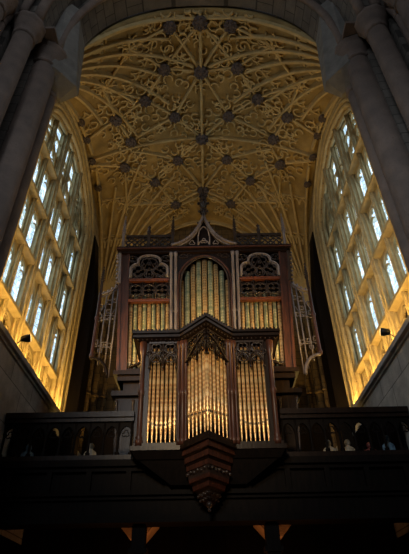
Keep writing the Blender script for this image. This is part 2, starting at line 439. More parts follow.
# side walls with window openings
WF0, WF1, WSP, WCR, SILL, LEDGE = 7.85, 12.75, 11.7, 13.35, 6.15, 5.0
WFM = (WF0 + WF1) / 2; WHW = (WF1 - WF0) / 2
def harch(y): return WSP + (WCR - WSP) * archf((y - WFM) / WHW)
for sx, side in ((-1, 'left'), (1, 'right')):
    m = MB()
    X0, X1 = sorted((sx * W, sx * (W + .75)))
    m.box(X0, X1, 6.58, WF0, LEDGE, 15); m.box(X0, X1, WF1, FB + .3, LEDGE, 15)
    m.box(sx * (W + .42) if sx > 0 else -(W + .75), (W + .75) if sx > 0 else -(W + .42), WF0, WF1, LEDGE, SILL)
    pl = Plane((sx * W, WFM, 0), (0, 1, 0), (0, 0, 1))
    plate(m, pl, -WHW, WHW, WSP, 15, WCR - WSP, .75 * sx, 24)
    wl = struct(m.build('wall_' + side, M_['wall']))
    # lower grey ashlar wall with the sloping ledge
    m = MB(); xi = sx * 4.05
    a0, a1 = sorted((xi, sx * (W + .75)))
    m.box(a0, a1, 6.58, FB, -1.6, LEDGE - .22)
    struct(m.build('wall_%s_lower' % side, M_['grey']))
    m = MB()
    for (xx, z0, z1) in ((4.00, LEDGE - .22, LEDGE - .16), (3.93, LEDGE - .16, LEDGE - .05)):
        p0, p1 = sorted((sx * xx, sx * 4.35)); m.box(p0, p1, 6.58, 13.1, z0, z1)
    pr = [(sx * 3.93, LEDGE - .05), (sx * 4.35, LEDGE - .05), (sx * 4.35, LEDGE + .1), (sx * 3.97, LEDGE)]
    m.hexa([(x, 6.58, z) for x, z in pr], [(x, 13.1, z) for x, z in pr])
    tag(m.build('trim_%d' % (1 if sx < 0 else 2), M_['grey']), kind='structure')
    # window
    win = bpy.data.objects.new('window_%d' % (1 if sx < 0 else 2), None); C.objects.link(win); win.location = (sx * W, WFM, EYE + SILL); struct(win)
    gl = MB(); gx = sx * (W + .31)
    vs = [(gx, WF0 + .001, SILL)] + [(gx, WF0 + (WF1 - WF0) * i / 24, harch(WF0 + (WF1 - WF0) * i / 24) + .02) for i in range(25)] + [(gx, WF1, SILL)]
    gl.add(vs, [tuple(range(len(vs)))]); g = gl.build('pane', M_['glass'], win)
    sg = g.modifiers.new('thickness', 'SOLIDIFY'); sg.thickness = .02
    nl = 6; lw = (WF1 - WF0) / nl
    TR = [7.75, 9.35, 10.95]
    for k in range(1, nl):
        y = WF0 + lw * k; big = (k % 2 == 0)
        mu = MB(); d0 = .0 if big else .12; hw = .06 if big else .035
        x0, x1 = sorted((sx * (W + d0), sx * (W + .36)))
        # chamfered mullion
        xa, xb = sx * (W + .42), sx * (W + d0)
        top = harch(y) - .02
        prof = [(xa, y - hw), (xa, y + hw), ((xa + xb) / 2, y + hw), (xb, y + hw * .3), (xb, y - hw * .3), ((xa + xb) / 2, y - hw)]
        mu.hexa([(x, yy, LEDGE + .05) for x, yy in prof], [(x, yy, top) for x, yy in prof])
        for q in ((-hw, .3), (hw, .3), (-hw, .58), (hw, .58), (-hw * .6, .85), (hw * .6, .85), (0, 1.0)):
            xr = xa + (xb - xa) * q[1]; mu.tube([(xr, y + q[0], LEDGE + .1), (xr, y + q[0], top)], .028, 6)
        mu.build('mullion', M_['mull'], win)
    for t in [SILL] + TR:
        tr = MB(); x0 = sx * (W + .40); x1 = sx * (W + .06)
        pr = [(x0, t - .12), (x0, t + .17), (x1, t + .03), (x1, t - .05)]
        tr.hexa([(x, WF0, z) for x, z in pr], [(x, WF1, z) for x, z in pr])
        tr.build('sill' if t == SILL else 'transom', M_['mull'], win)
    trc = MB()
    pl = Plane((sx * (W + .24), 0, 0), (0, 1, 0), (0, 0, 1))
    for k in range(nl):
        y0 = WF0 + lw * k + .03; y1 = y0 + lw - .06
        for bot, t in zip([LEDGE, SILL] + TR, [SILL] + TR + [None]):
            if t is None: t = min(12.0, harch((y0 + y1) / 2) - .25)
            plate(trc, pl, y0, y1, t - .55, t - .04, .40, .12 * sx, 10)
            # cusps
            yc = (y0 + y1) / 2
            for s2 in (-1, 1):
                trc.tube(pl.L(arc(yc + s2 * lw * .27, t - .52, .13, 90 + s2 * 60, 90 - s2 * 60 - s2 * 60, 6), .05 * sx), .03, 4)
            trc.tube(pl.L(arc(yc, t - .30, .10, -20, 200, 6), .03 * sx), .028, 4)
        # sub-lights in the head
        for h_ in (0, 1):
            ya = y0 + h_ * lw / 2 - .02; yb = ya + lw / 2 - .03
            tt = min(12.55, harch((ya + yb) / 2) - .12)
            if tt > 11.6: plate(trc, pl, ya, yb, tt - .3, tt, .25, .1 * sx, 8)
        top = harch(WF0 + lw * (k + .5))
        trc.tube([pl(WF0 + lw * (k + .5), 11.5, .08 * sx), pl(WF0 + lw * (k + .5), top, .08 * sx)], .035, 4)
    for k in range(3):
        a = WF0 + 2 * lw * k; trc.tube(pl.L(pointed(a, a + 2 * lw, 10.95, min(1.3, harch(a + lw) - 11.0)), .02 * sx), .055, 4)
    trc.build('tracery', M_['mull'], win)
    # blind back wall of lowest panels
    # moulded jambs and archivolts
    for j, (off, r, dx) in enumerate(((-.06, .06, .28), (-.02, .07, .14), (.05, .07, .0), (.2, .06, -.05), (.33, .05, -.06), (.46, .07, -.10))):
        am = MB(); pts = [(sx * (W + dx), WF0 - off, LEDGE + .05)]
        for i in range(33):
            a = PI * i / 32; t = -cos(a)
            pts.append((sx * (W + dx), WFM + (WHW + off) * t, WSP + (WCR - WSP + off) * archf(t)))
        pts.append((sx * (W + dx), WF1 + off, LEDGE + .05))
        am.tube(pts, r, 6, up=(1, 0, 0)); am.build('archivolt', M_['mull'], win)
# end wall
m = MB(); m.box(-5, 5, FB, FB + .4, -1.6, 16); struct(m.build('wall_back', M_['endw']))
for sx, side in ((-1, 'left'), (1, 'right')):
    m = MB()
    for (x, y, r) in ((3.95, 15.82, .12), (3.62, 15.9, .09), (4.12, 15.56, .08), (3.1, 15.94, .06), (2.75, 15.94, .06)):
        m.lathe([(r * 1.4, 0), (r * 1.4, .3), (r, .4), (r, 7.0), (r * 1.5, 7.15), (r * 1.3, 7.3)], (sx * x, y, 2.7), 10)
        for z in (5.2, 6.8, 8.4): m.lathe([(r, 0), (r * 1.5, .06), (r, .12)], (sx * x, y, z), 10)
    tag(m.build('trim_%d' % (3 if sx < 0 else 4), M_['endw']), kind='structure')

# crossing arch and piers
def AR(a, h, sp, n, N=40):
    out = []
    for i in range(N + 1):
        t = PI * i / N; c = -cos(t); x = a * math.copysign(abs(c), c)
        out.append((x, sp + h * max(0, 1 - abs(c) ** n) ** (1 / n)))
    return out
def arch_order(name, a, h, sp, n, y0, y1, outer, mat, parent):
    pts = AR(a, h, sp, n); m = MB(); vs = []
    for (x, z) in pts:
        s = 1 + outer
        vs += [(x, y0, z), (x, y1, z), (x * s, y0, sp + (z - sp) * s), (x * s, y1, sp + (z - sp) * s)]
    fs = []
    for i in range(len(pts) - 1):
        a_ = 4 * i; b_ = a_ + 4
        fs += [(a_, b_, b_ + 1, a_ + 1), (a_, a_ + 2, b_ + 2, b_), (a_ + 1, b_ + 1, b_ + 3, a_ + 3), (a_ + 2, a_ + 3, b_ + 3, b_ + 2)]
    fs += [(0, 1, 3, 2), (len(vs) - 4, len(vs) - 2, len(vs) - 1, len(vs) - 3)]
    m.add(vs, fs)
    return m.build(name, mat, parent)
arch = thing('crossing_arch', (0, 6.0, 11.2), 'wide dim stone crossing arch curving over the top of the view', 'arch')
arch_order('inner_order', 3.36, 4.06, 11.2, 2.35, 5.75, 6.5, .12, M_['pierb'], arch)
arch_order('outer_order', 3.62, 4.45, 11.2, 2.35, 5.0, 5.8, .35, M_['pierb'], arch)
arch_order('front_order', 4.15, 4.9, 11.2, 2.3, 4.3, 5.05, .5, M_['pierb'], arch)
for (a, h, y, r) in ((3.40, 4.12, 5.75, .10), (3.66, 4.5, 5.0, .12), (3.95, 4.75, 4.85, .10)):
    m = MB(); m.tube([(x, y, z) for x, z in AR(a, h, 11.2, 2.35)], r, 8, up=(0, 1, 0)); m.build('roll_moulding', M_['pier'], arch)
for sx, side in ((-1, 'left'), (1, 'right')):
    pr = thing('stone_pier', (sx * 4.3, 5.8, -1.6), 'clustered grey stone pier of tall round shafts on the %s, carrying the crossing arch' % side, 'pier', None)
    m = MB()
    body = [(3.82, 6.55), (3.82, 5.65), (4.2, 5.62), (4.2, 5.0), (4.6, 4.95), (4.6, 4.3), (6.6, 4.3), (6.6, 6.55)]
    if sx < 0: body = [(-x, y) for x, y in reversed(body)]
    else: body = list(body)
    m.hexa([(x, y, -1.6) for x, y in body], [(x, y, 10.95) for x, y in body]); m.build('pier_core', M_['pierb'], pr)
    for (x, y, r, zt) in ((3.58, 6.32, .155, 10.45), (3.66, 5.9, .27, 10.95), (3.97, 5.42, .10, 10.9), (3.90, 5.15, .22, 10.9), (4.28, 4.8, .1, 10.9), (4.35, 4.5, .24, 10.9)):
        m = MB()
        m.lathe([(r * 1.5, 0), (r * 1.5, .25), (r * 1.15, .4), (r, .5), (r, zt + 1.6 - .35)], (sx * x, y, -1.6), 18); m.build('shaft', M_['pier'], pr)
        m = MB()
        m.lathe([(r, -.35), (r * 1.18, -.32), (r * 1.18, -.27), (r * 1.02, -.24), (r * 1.25, -.1), (r * 1.55, .08), (r * 1.55, .14), (r * 1.7, .18), (r * 1.7, .28)], (sx * x, y, zt), 10)
        m.build('capital', M_['pier'], pr)
    # springing block of the inner order on its corbel
    m = MB()
    bt = [(2.98, 6.5), (2.98, 6.25), (3.4, 5.75), (3.9, 5.75), (3.9, 6.5)]; tp = [(3.18, 6.5), (3.16, 5.72), (3.42, 5.5), (3.9, 5.5), (3.9, 6.5)]
    lo = [(3.35, 6.5), (3.35, 6.4), (3.5, 6.2), (3.9, 6.2), (3.9, 6.5)]
    if sx < 0: bt = [(-x, y) for x, y in reversed(bt)]; tp = [(-x, y) for x, y in reversed(tp)]; lo = [(-x, y) for x, y in reversed(lo)]
    m.hexa([(x, y, 10.55) for x, y in bt], [(x, y, 13.3) for x, y in tp]); m.hexa([(x, y, 10.25) for x, y in lo], [(x, y, 10.55) for x, y in bt])
    m.build('springer_block', M_['light_stone'], pr)
    m = MB(); p0, p1 = sorted((sx * 3.34, sx * 4.8)); m.box(p0, p1, 5.2, 6.3, 11.2, 11.28); m.box(*sorted((sx * 3.4, sx * 4.8)), 5.25, 6.25, 11.28, 11.36)
    m.build('abacus', M_['pier'], pr)

# ================================================================== GALLERY
gal = thing('organ_gallery', (0, 9.4, 1.7), 'dark oak gallery beam and floor spanning the transept beneath the organ', 'gallery')
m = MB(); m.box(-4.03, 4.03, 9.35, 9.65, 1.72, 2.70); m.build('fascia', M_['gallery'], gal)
for z0, z1, y in ((2.62, 2.74, 9.22), (2.54, 2.60, 9.28), (2.12, 2.20, 9.27), (2.05, 2.09, 9.30), (1.66, 1.78, 9.24)):
    m = MB(); m.box(-4.03, 4.03, y, 9.7, z0, z1); m.build('moulding', M_['gallery'], gal)
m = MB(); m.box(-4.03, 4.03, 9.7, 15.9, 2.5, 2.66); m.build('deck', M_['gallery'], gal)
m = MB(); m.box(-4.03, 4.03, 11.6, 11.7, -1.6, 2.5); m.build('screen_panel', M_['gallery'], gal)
for k in range(11):
    m = MB(); x = -3.7 + .74 * k; m.box(x - .05, x + .05, 9.28, 9.36, 2.2, 2.54); m.build('bracket', M_['gallery'], gal)
for sx, side in ((-1, 'left'), (1, 'right')):
    b = thing('gallery_balustrade', (sx * 2.75, 9.35, 2.74), 'dark carved oak balustrade on the gallery, running %s from the choir case' % side, 'balustrade')
    x0, x1 = 1.46, 4.03
    m = MB(); m.box(*sorted((sx * x0, sx * x1)), 9.24, 9.46, 3.58, 3.69); m.box(*sorted((sx * x0, sx * x1)), 9.28, 9.42, 3.50, 3.58); m.build('top_rail', M_['dark'], b)
    m = MB(); m.box(*sorted((sx * x0, sx * x1)), 9.27, 9.43, 2.74, 2.84); m.build('bottom_rail', M_['dark'], b)
    N = 9; st = (x1 - x0) / N; tr = MB(); pl = Plane((0, 9.33, 0))
    for k in range(N + 1):
        x = sx * (x0 + st * k); x += -sx * .03 if k == N else (sx * .03 if k == 0 else 0)
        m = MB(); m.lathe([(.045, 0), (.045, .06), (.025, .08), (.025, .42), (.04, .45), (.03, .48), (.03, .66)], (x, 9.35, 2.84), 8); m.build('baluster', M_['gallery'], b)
        if k < N:
            u0, u1 = sorted((sx * (x0 + st * k), sx * (x0 + st * (k + 1))))
            plate(tr, pl, u0 + .02, u1 - .02, 3.22, 3.5, .2, -.05, 8); uc = (u0 + u1) / 2
            tr.tube(pl.L(foil(uc, 3.26, .075, 3, 90)), .012, 4)
    tr.build('tracery', M_['gallery'], b)
    pn = thing('gallery_shade_panel', (sx * 3.99, 11.3, 2.66), 'black panel added to stand in for shade on the %s side wall of the gallery, behind the balustrade' % side, 'panelling')  # added sheet giving the dark between the balusters
    m = MB(); m.box(*sorted((sx * 3.96, sx * 4.03)), 9.75, 11.0, 2.66, 3.85); m.box(*sorted((sx * 3.96, sx * 4.03)), 11.0, 13.0, 2.66, 4.35); m.build('panel', M_['gallery'], pn)
    for q in range(6): m = MB(); y_ = 9.8 + .62 * q; m.box(*sorted((sx * 3.93, sx * 3.96)), y_, y_ + .08, 2.66, 3.85); m.build('stile', M_['gallery'], pn)
    # carved things seen between the balusters
for (x, y, col, h, lab) in ((-3.62, 9.75, 'bluish', .42, 'small bluish grey carved figure behind the balustrade at its far left end'),
        (-2.38, 9.85, 'pale', .46, 'small yellowish carved figure behind the left balustrade'),
        (2.47, 9.85, 'pale', .44, 'small pale carved figure behind the right balustrade, nearest the choir case'),
        (2.86, 9.85, 'pale', .44, 'small pale carved figure behind the right balustrade, beside the dark red one'),
        (3.30, 9.85, 'redp', .38, 'small dark red carved figure behind the right balustrade'),
        (3.66, 9.8, 'bluish', .5, 'small blue carved figure behind the right end of the balustrade')):
    m = MB(); m.lathe([(.10, 0), (.11, .04), (.085, .08), (.10, h * .45), (.115, h * .72), (.05, h * .82), (.04, h * .86)], (x, y, 2.74), 10)
    m.ball((x, y, 2.74 + h * .98), .062, 10, 7, (1, 1, 1.15)); m.ball((x - .10, y - .02, 2.74 + h * .55), .035, 6, 4, (1, 1, 2.4)); m.ball((x + .10, y - .02, 2.74 + h * .55), .035, 6, 4, (1, 1, 2.4))
    o = m.build('carved_figure', M_[col]); tag(o, lab, 'figure', 'carved figures behind the balustrade')
for x, px, lab in ((-1.32, -1.235, 'left of the two'), (1.22, 1.115, 'right of the two')):
    t = thing('stone_column', (x, 10.0, -1.6), 'stone column with an orange lit flaring capital under the gallery, %s' % lab, 'column', 'columns under the gallery')
    m = MB(); m.lathe([(.14, 0), (.14, .2), (.09, .3), (.09, 3.1)], (x, 10.0, -1.6), 12); m.build('shaft', M_['gallery'], t)
    m = MB(); q = lambda r, z: [(x - r, 10 - .3, z), (x + r, 10 - .3, z), (x + r, 10 + .3, z), (x - r, 10 + .3, z)]
    m.hexa(q(.12, 1.48), q(.36, 1.74)); m.hexa(q(.36, 1.74), q(.36, 1.78)); m.build('capital', M_['capital'], t)
    x = px; t = thing('gallery_post', (x, 9.45, -1.6), 'dark timber post in front of the %s stone columns' % lab.replace(' of the two', ''), 'post', 'timber posts under the gallery')
    m = MB(); m.box(x - .12, x + .12, 9.36, 9.6, -1.6, 1.64); m.build('post_shaft', M_['gallery'], t)
    m = MB(); m.box(x - .16, x + .16, 9.33, 9.63, 1.2, 1.28); m.build('post_collar', M_['gallery'], t)
light('gallery_lamp_light', 'POINT', (-1.27 - .5, 9.42, .85), 8, (1.0, .42, .14), size=.05)
light('gallery_lamp_light', 'POINT', (1.20 - .5, 9.42, .85), 8, (1.0, .42, .14), size=.05)

pn = thing('gallery_shade_panel', (0, 15.9, 2.66), 'black panel added to stand in for shade on the end wall behind the organ', 'panelling')  # added to keep the lit end wall dark behind the balusters
m = MB(); m.box(-4.03, 4.03, 15.5, 15.6, 2.66, 6.0); m.build('panel', M_['gallery'], pn)
m = MB(); m.box(-4.03, 4.03, 15.46, 15.62, 6.0, 6.1); m.build('capping', M_['gallery'], pn)
light('gallery_lamp_light', 'POINT', (-.77, 9.42, .85), 8, (1.0, .42, .14), size=.05)
light('gallery_lamp_light', 'POINT', (1.70, 9.42, .85), 8, (1.0, .42, .14), size=.05)
for sx, side in ((-1, 'left'), (1, 'right')):
    pn = thing('wall_panelling', (sx * 3.97, 7.9, -1.6), 'tall black panel added to stand in for shade on the %s wall below the gallery' % side, 'panelling')  # added sheet covering lit stone where the wall should lie dark
    m = MB(); m.box(*sorted((sx * 3.93, sx * 4.04)), 6.7, 9.2, -1.6, 2.62); m.box(*sorted((sx * 3.93, sx * 4.04)), 9.2, 11.55, -1.6, 1.64); m.build('panel', M_['gallery'], pn)
    m = MB(); m.box(*sorted((sx * 3.90, sx * 4.04)), 6.7, 9.2, 2.62, 2.7); m.build('capping', M_['gallery'], pn)
# tall dark blocks standing in for shaded recesses in the side walls
for sx, side in ((-1, 'left'), (1, 'right')):
    t = thing('recess_shade', (sx * 3.96, 13.4, 2.66), 'tall narrow dark block standing in for a shaded recess between the %s window and the end wall' % side, 'shaded recess')
    m = MB(); q4 = lambda a, b_, z: [(x, y, z) for x, y in ((sx * a, 13.2), (sx * b_, 13.2), (sx * b_, 13.9), (sx * a, 13.9))][::sx]
    m.hexa(q4(3.73, 4.03, 2.66), q4(3.73, 4.03, 5.15)); m.hexa(q4(3.73, 4.2, 5.15), q4(3.73, 4.2, 9.2)); m.hexa(q4(3.73, 4.2, 9.2), q4(4.06, 4.2, 12.1)); m.build('box_body', M_['gallery'], t)
    m = MB(); m.box(*sorted((sx * 3.71, sx * 4.04)), 13.1, 13.92, 2.66, 3.1); m.build('plinth', M_['dark'], t)

# ================================================================== ORGAN PIPES
def pipe(parent, x, y, z0, zm, zt, r, mat, warp=None, face=0.0):
    m = MB()
    m.lathe([(r * .28, 0), (r * .35, .03), (r * .95, zm - z0 - .03), (r, zm - z0), (r, zt - z0)], (x, y, z0), 14)
    p = m.build('pipe', mat, parent, origin=(x, y, z0), warp=warp)
    k = MB(); a = face
    # upper and lower lips with the dark slot between
    dx, dy = sin(a), -cos(a)
    pl = Plane((x + dx * r * .98, y + dy * r * .98, 0), (cos(a), sin(a), 0))
    k.add([pl(-r * .7, zm + .012, -.0), pl(r * .7, zm + .012), pl(r * .7, zm + .05), pl(-r * .7, zm + .05),
           pl(-r * .7, zm + .012, -.008), pl(r * .7, zm + .012, -.008), pl(r * .7, zm + .05, -.008), pl(-r * .7, zm + .05, -.008)][::1],
          [(0, 1, 2, 3), (4, 7, 6, 5), (0, 4, 5, 1), (1, 5, 6, 2), (2, 6, 7, 3), (3, 7, 4, 0)])
    k.build('pipe_mouth', M_['mouth'], p, warp=warp)
    l = MB(); l.tube([pl(-r * .75, zm + .06, .004), pl(0, zm + .06 + r * 1.5, .004), pl(r * .75, zm + .06, .004)], .007, 4)
    l.tube([pl(-r * .75, zm, .004), pl(0, zm - r * 1.1, .004), pl(r * .75, zm, .004)], .007, 4)
    l.build('pipe_lip', M_['lip'], p, warp=warp)
    return p

# ================================================================== MAIN CASE
FO = 10.8
def flare(p):
    s = 0.892 + 0.027 * (min(p[2], 9.6) - 5.3)
    return (p[0] * s, p[1], p[2] - .11 * max(0, min(1, (p[2] - 8.9) / .3)))
org = thing('pipe_organ', (0, FO + .8, 2.66), 'tall upper organ case of carved oak with gold and green pipes, on the gallery', 'pipe organ')
def ob(m, name, mat, warp=flare): return m.build(name, M_[mat], org, warp=warp)
# carcass
m = MB(); m.box(-2.46, -2.40, FO + .06, FO + 1.7, 5.3, 9.25); ob(m, 'side_panel', 'red')
m = MB(); m.box(2.40, 2.46, FO + .06, FO + 1.7, 5.3, 9.25); ob(m, 'side_panel', 'red')
m = MB(); m.box(-2.40, 2.40, FO + 1.2, FO + 1.3, 5.3, 9.25); ob(m, 'back_panel', 'dark')
m = MB(); m.box(-2.46, 2.46, FO + .1, FO + 1.7, 9.25, 9.3); ob(m, 'case_roof', 'dark')
# outer posts
for sx in (-1, 1):
    m = MB(); m.box(*sorted((sx * 2.22, sx * 2.47)), FO - .02, FO + .2, 5.3, 9.2)
    m.box(*sorted((sx * 2.20, sx * 2.26)), FO - .06, FO - .02, 5.3, 9.2); m.box(*sorted((sx * 2.42, sx * 2.49)), FO - .06, FO, 5.3, 9.2); ob(m, 'corner_post', 'red')
    m = MB(); m.box(*sorted((sx * 2.44, sx * 2.52)), FO - .10, FO, 8.0, 9.25)
    for k in range(8): m.ball((sx * 2.55, FO - .06, 8.05 + .15 * k), .045, 6, 4)
    ob(m, 'crocketed_buttress', 'silver' if sx < 0 else 'trac')  # left one takes the pale oak with light painted in
    # twin shafts between centre and side bays
    for xx, mt in ((.84, 'silver'), (.97, 'silver')):
        m = MB(); m.lathe([(.06, 0), (.06, .1), (.042, .14), (.042, 1.7), (.06, 1.74), (.042, 1.8), (.042, 3.7), (.062, 3.8), (.062, 3.9)], (sx * xx, FO - .07, 5.3), 8); ob(m, 'slender_shaft', mt)
    m = MB(); m.box(*sorted((sx * .80, sx * 1.01)), FO - .03, FO + .18, 5.3, 9.2); ob(m, 'inner_post', 'dark')
# cornice
m = MB(); m.box(-2.56, 2.56, FO - .16, FO + 1.75, 9.28, 9.40); m.box(-2.52, 2.52, FO - .10, FO + 1.72, 9.2, 9.28); ob(m, 'cornice', 'dark')
m = MB(); m.box(-2.57, 2.57, FO - .19, FO - .10, 9.30, 9.34); ob(m, 'cornice_bead', 'red')
# centre arch
plc = Plane((0, FO - .02, 0))
m = MB(); plate(m, plc, -.80, .80, 8.05, 9.22, 1.02, -.08, 24); ob(m, 'arch_spandrel', 'dark')
for d, r, mt in ((.0, .035, 'red'), (.075, .03, 'trac')):
    m = MB(); pts = [(-.78 + d, 5.35)] + [(u * (1 - d / .8), 8.0 + (v - 8.0) * (1 - d)) for u, v in pointed(-.78, .78, 8.02, 1.02, 28)] + [(.78 - d, 5.35)]
    m.tube(plc.L(pts, .02), r, 6, up=(0, 1, 0)); ob(m, 'arch_moulding', mt)
for sx in (-1, 1):
    m = MB(); m.tube(plc.L(foil(sx * .62, 9.02, .13, 3, 90), .02), .014, 4); m.tube(plc.L(foil(sx * .45, 9.1, .07, 3, 90), .02), .010, 4); ob(m, 'spandrel_foil', 'trac')
# side bay tracery and rails
for sx in (-1, 1):
    u0, u1 = (1.02, 2.22) if sx > 0 else (-2.22, -1.02); uc = (u0 + u1) / 2
    for z, mt in ((8.12, 'orange'), (7.42, 'orange')):
        m = MB(); m.box(u0, u1, FO - .06, FO + .06, z - .035, z + .035); m.box(u0, u1, FO - .08, FO, z + .015, z + .035); ob(m, 'cross_rail', mt)
    # trefoil-headed frame
    m = MB()
    hd = [(u0 + .04, 8.2), (u0 + .05, 8.45)] + arc(u0 + .27, 8.5, .22, 180, 85, 6) + arc(uc, 8.78, .33, 200, -20, 14) + arc(u1 - .27, 8.5, .22, 95, 0, 6) + [(u1 - .04, 8.2)]
    m.tube(plc.L(hd, .03), .035, 6, up=(0, 1, 0)); m.tube(plc.L([(uc + (u - uc) * .93, 8.2 + (v - 8.2) * .95) for u, v in hd], 0), .018, 5, up=(0, 1, 0)); ob(m, 'cusped_arch', 'silver')
    m = MB()
    for cx, cy, r, k, rot in ((uc, 8.72, .24, 4, 45), (uc - .33, 8.45, .2, 4, 0), (uc + .33, 8.45, .2, 4, 0), (uc, 8.34, .15, 3, 90), (uc - .16, 8.98, .09, 3, 30), (uc + .16, 8.98, .09, 3, 150),
                              (uc - .48, 8.28, .1, 3, 0), (uc + .48, 8.28, .1, 3, 180), (uc - .5, 8.95, .15, 3, 200), (uc + .5, 8.95, .15, 3, -20), (uc - .28, 8.24, .08, 4, 0), (uc + .28, 8.24, .08, 4, 0)):
        m.tube(plc.L(foil(cx, cy, r, k, rot)), .016, 5); m.tube(plc.L(arc(cx, cy, r, 0, 360, 16)), .018, 5)
        leaf(m, plc(cx, cy), r * .3)
    for s2 in (-1, 1):
        m.tube(plc.L([(uc + s2 * .06, 8.17), (uc + s2 * .1, 8.5), (uc + s2 * .3, 8.75), (uc + s2 * .25, 9.0)]), .016, 5)
        m.tube(plc.L([(uc + s2 * .55, 8.17), (uc + s2 * .42, 8.4), (uc + s2 * .15, 8.55), (uc, 8.9)]), .016, 5)
    ob(m, 'upper_tracery', 'trac')
    m = MB()
    for i in range(3):
        cx = uc + (i - 1) * .38
        m.tube(plc.L(foil(cx, 7.78, .19, 4, 45)), .017, 5); m.tube(plc.L(arc(cx, 7.78, .2, 0, 360, 16)), .016, 5); leaf(m, plc(cx, 7.78), .06)
        for s2 in (-1, 1):
            m.tube(plc.L(foil(cx + .19 * s2, 7.58, .08, 3, 90)), .012, 5); m.tube(plc.L(foil(cx + .19 * s2, 7.98, .08, 3, -90)), .012, 5)
    for i in range(4):
        cx = uc + (i - 1.5) * .38; m.tube(plc.L([(cx, 7.46), (cx, 8.08)]), .016, 5)
    m.tube(plc.L([(u0, 7.78), (u1, 7.78)]), .014, 4)
    ob(m, 'lower_tracery', 'trac')
    # toe board with the sweeping brace above it
    m = MB(); m.box(u0, u1, FO - .05, FO + .35, 5.28, 5.38); ob(m, 'toe_board', 'dark')
    m = MB(); m.tube([(sx * 2.15, FO - .04, 5.42), (sx * 1.9, FO - .04, 5.50), (sx * 1.55, FO - .04, 5.72), (sx * 1.3, FO - .04, 6.0)], .045, 6, up=(0, 1, 0)); ob(m, 'swept_brace', 'dark')
m = MB(); m.box(-.8, .8, FO - .05, FO + .35, 5.28, 5.38); ob(m, 'toe_board', 'dark')
# cresting above the cornice
for sx in (-1, 1):
    u0, u1 = (.98, 2.32) if sx > 0 else (-2.32, -.98); pc = Plane((0, FO - .06, 0)); m = MB()
    m.box(u0, u1, FO - .09, FO - .03, 9.82, 9.91); m.box(u0, u1, FO - .09, FO - .03, 9.40, 9.45)
    for i in range(4):
        cx = u0 + (u1 - u0) * (i + .5) / 4
        m.tube(pc.L(foil(cx, 9.63, .16, 4, 0)), .028, 5); m.tube(pc.L([(cx - .17, 9.46), (cx - .05, 9.6), (cx + .17, 9.82)]), .022, 5); m.tube(pc.L([(cx + .17, 9.46), (cx + .05, 9.6), (cx - .17, 9.82)]), .022, 5)
    ob(m, 'cresting', 'trac')
    cx = (u0 + u1) / 2; m = MB(); m.box(cx - .045, cx + .045, FO - .12, FO - .02, 9.4, 10.0); m.lathe([(.03, 0), (.07, .04), (.03, .08), (.05, .12), (.02, .17), (.06, .22), (.03, .27), (.0, .33)], (cx, FO - .07, 10.0), 8); ob(m, 'finial', 'trac')
    for xx, zt, mt in ((2.40, 10.72, 'silver'), (.93, 10.68, 'trac')):
        m = MB(); spire(m, sx * xx, FO - .10, 9.38, zt, .05); ob(m, 'pinnacle', mt)
# ogee gable
def ogee(s, d=0):
    P0, P1, P2, P3 = Vector((.95 - d, 9.42)), Vector((.40 - d, 9.55)), Vector((.18 - d * .3, 10.0)), Vector((0, 10.62 - d * .8)); out = []
    for i in range(15):
        t = i / 14; p = P0 * (1 - t) ** 3 + P1 * 3 * t * (1 - t) ** 2 + P2 * 3 * t * t * (1 - t) + P3 * t ** 3; out.append((s * p.x, p.y))
    return out
pg = Plane((0, FO - .14, 0))
for sx in (-1, 1):
    m = MB(); m.tube(pg.L(ogee(sx)), .045, 4, up=(0, 1, 0), flat=2.0, smooth=False); m.tube(pg.L([(u, v - .07) for u, v in ogee(sx, .02)]), .02, 5, up=(0, 1, 0)); ob(m, 'gable_moulding', 'silver')
    for u, v in ogee(sx)[1:13:2]:
        m = MB(); m.ball(pg(u + sx * .03, v + .055), .04, 6, 4); m.ball(pg(u + sx * .055, v + .085), .028, 6, 4); ob(m, 'crocket', 'trac')
m = MB(); m.tube(pg.L(pointed(-.17, .17, 9.75, .42)), .02, 5); m.tube(pg.L([(-.17, 9.42), (-.17, 9.8)]), .02, 5); m.tube(pg.L([(.17, 9.42), (.17, 9.8)]), .02, 5); m.tube(pg.L(arc(0, 9.45, .15, 0, 180, 8)), .018, 5); m.tube(pg.L(foil(0, 9.58, .1, 3, 90)), .014, 5)
for s2 in (-1, 1): m.tube(pg.L(foil(s2 * .35, 9.52, .09, 3, 90)), .013, 5)
ob(m, 'gable_tracery', 'silver')
m = MB(); gb = [(u, v) for u, v in ogee(1)] + [(u, v) for u, v in reversed(ogee(-1))]
m.hexa([(u * .98, FO + .02, v - .03) for u, v in gb], [(u * .98, FO + .06, v - .03) for u, v in gb]); ob(m, 'gable_board', 'dark')
m = MB(); m.lathe([(.04, 0), (.04, .2), (.10, .26), (.04, .32), (.05, .5), (.13, .60), (.10, .68), (.04, .74), (.04, .86), (.09, .93), (.035, 1.0), (.03, 1.15), (.055, 1.22), (.005, 1.42)], (0, FO - .14, 10.55), 8)
for z, r in ((10.82, .12), (11.17, .15), (11.5, .1)):
    for k in range(6):
        a = 2 * PI * k / 6; m.ball((cos(a) * r, FO - .14 + sin(a) * r, z), .05, 6, 4)
ob(m, 'finial', 'trac')
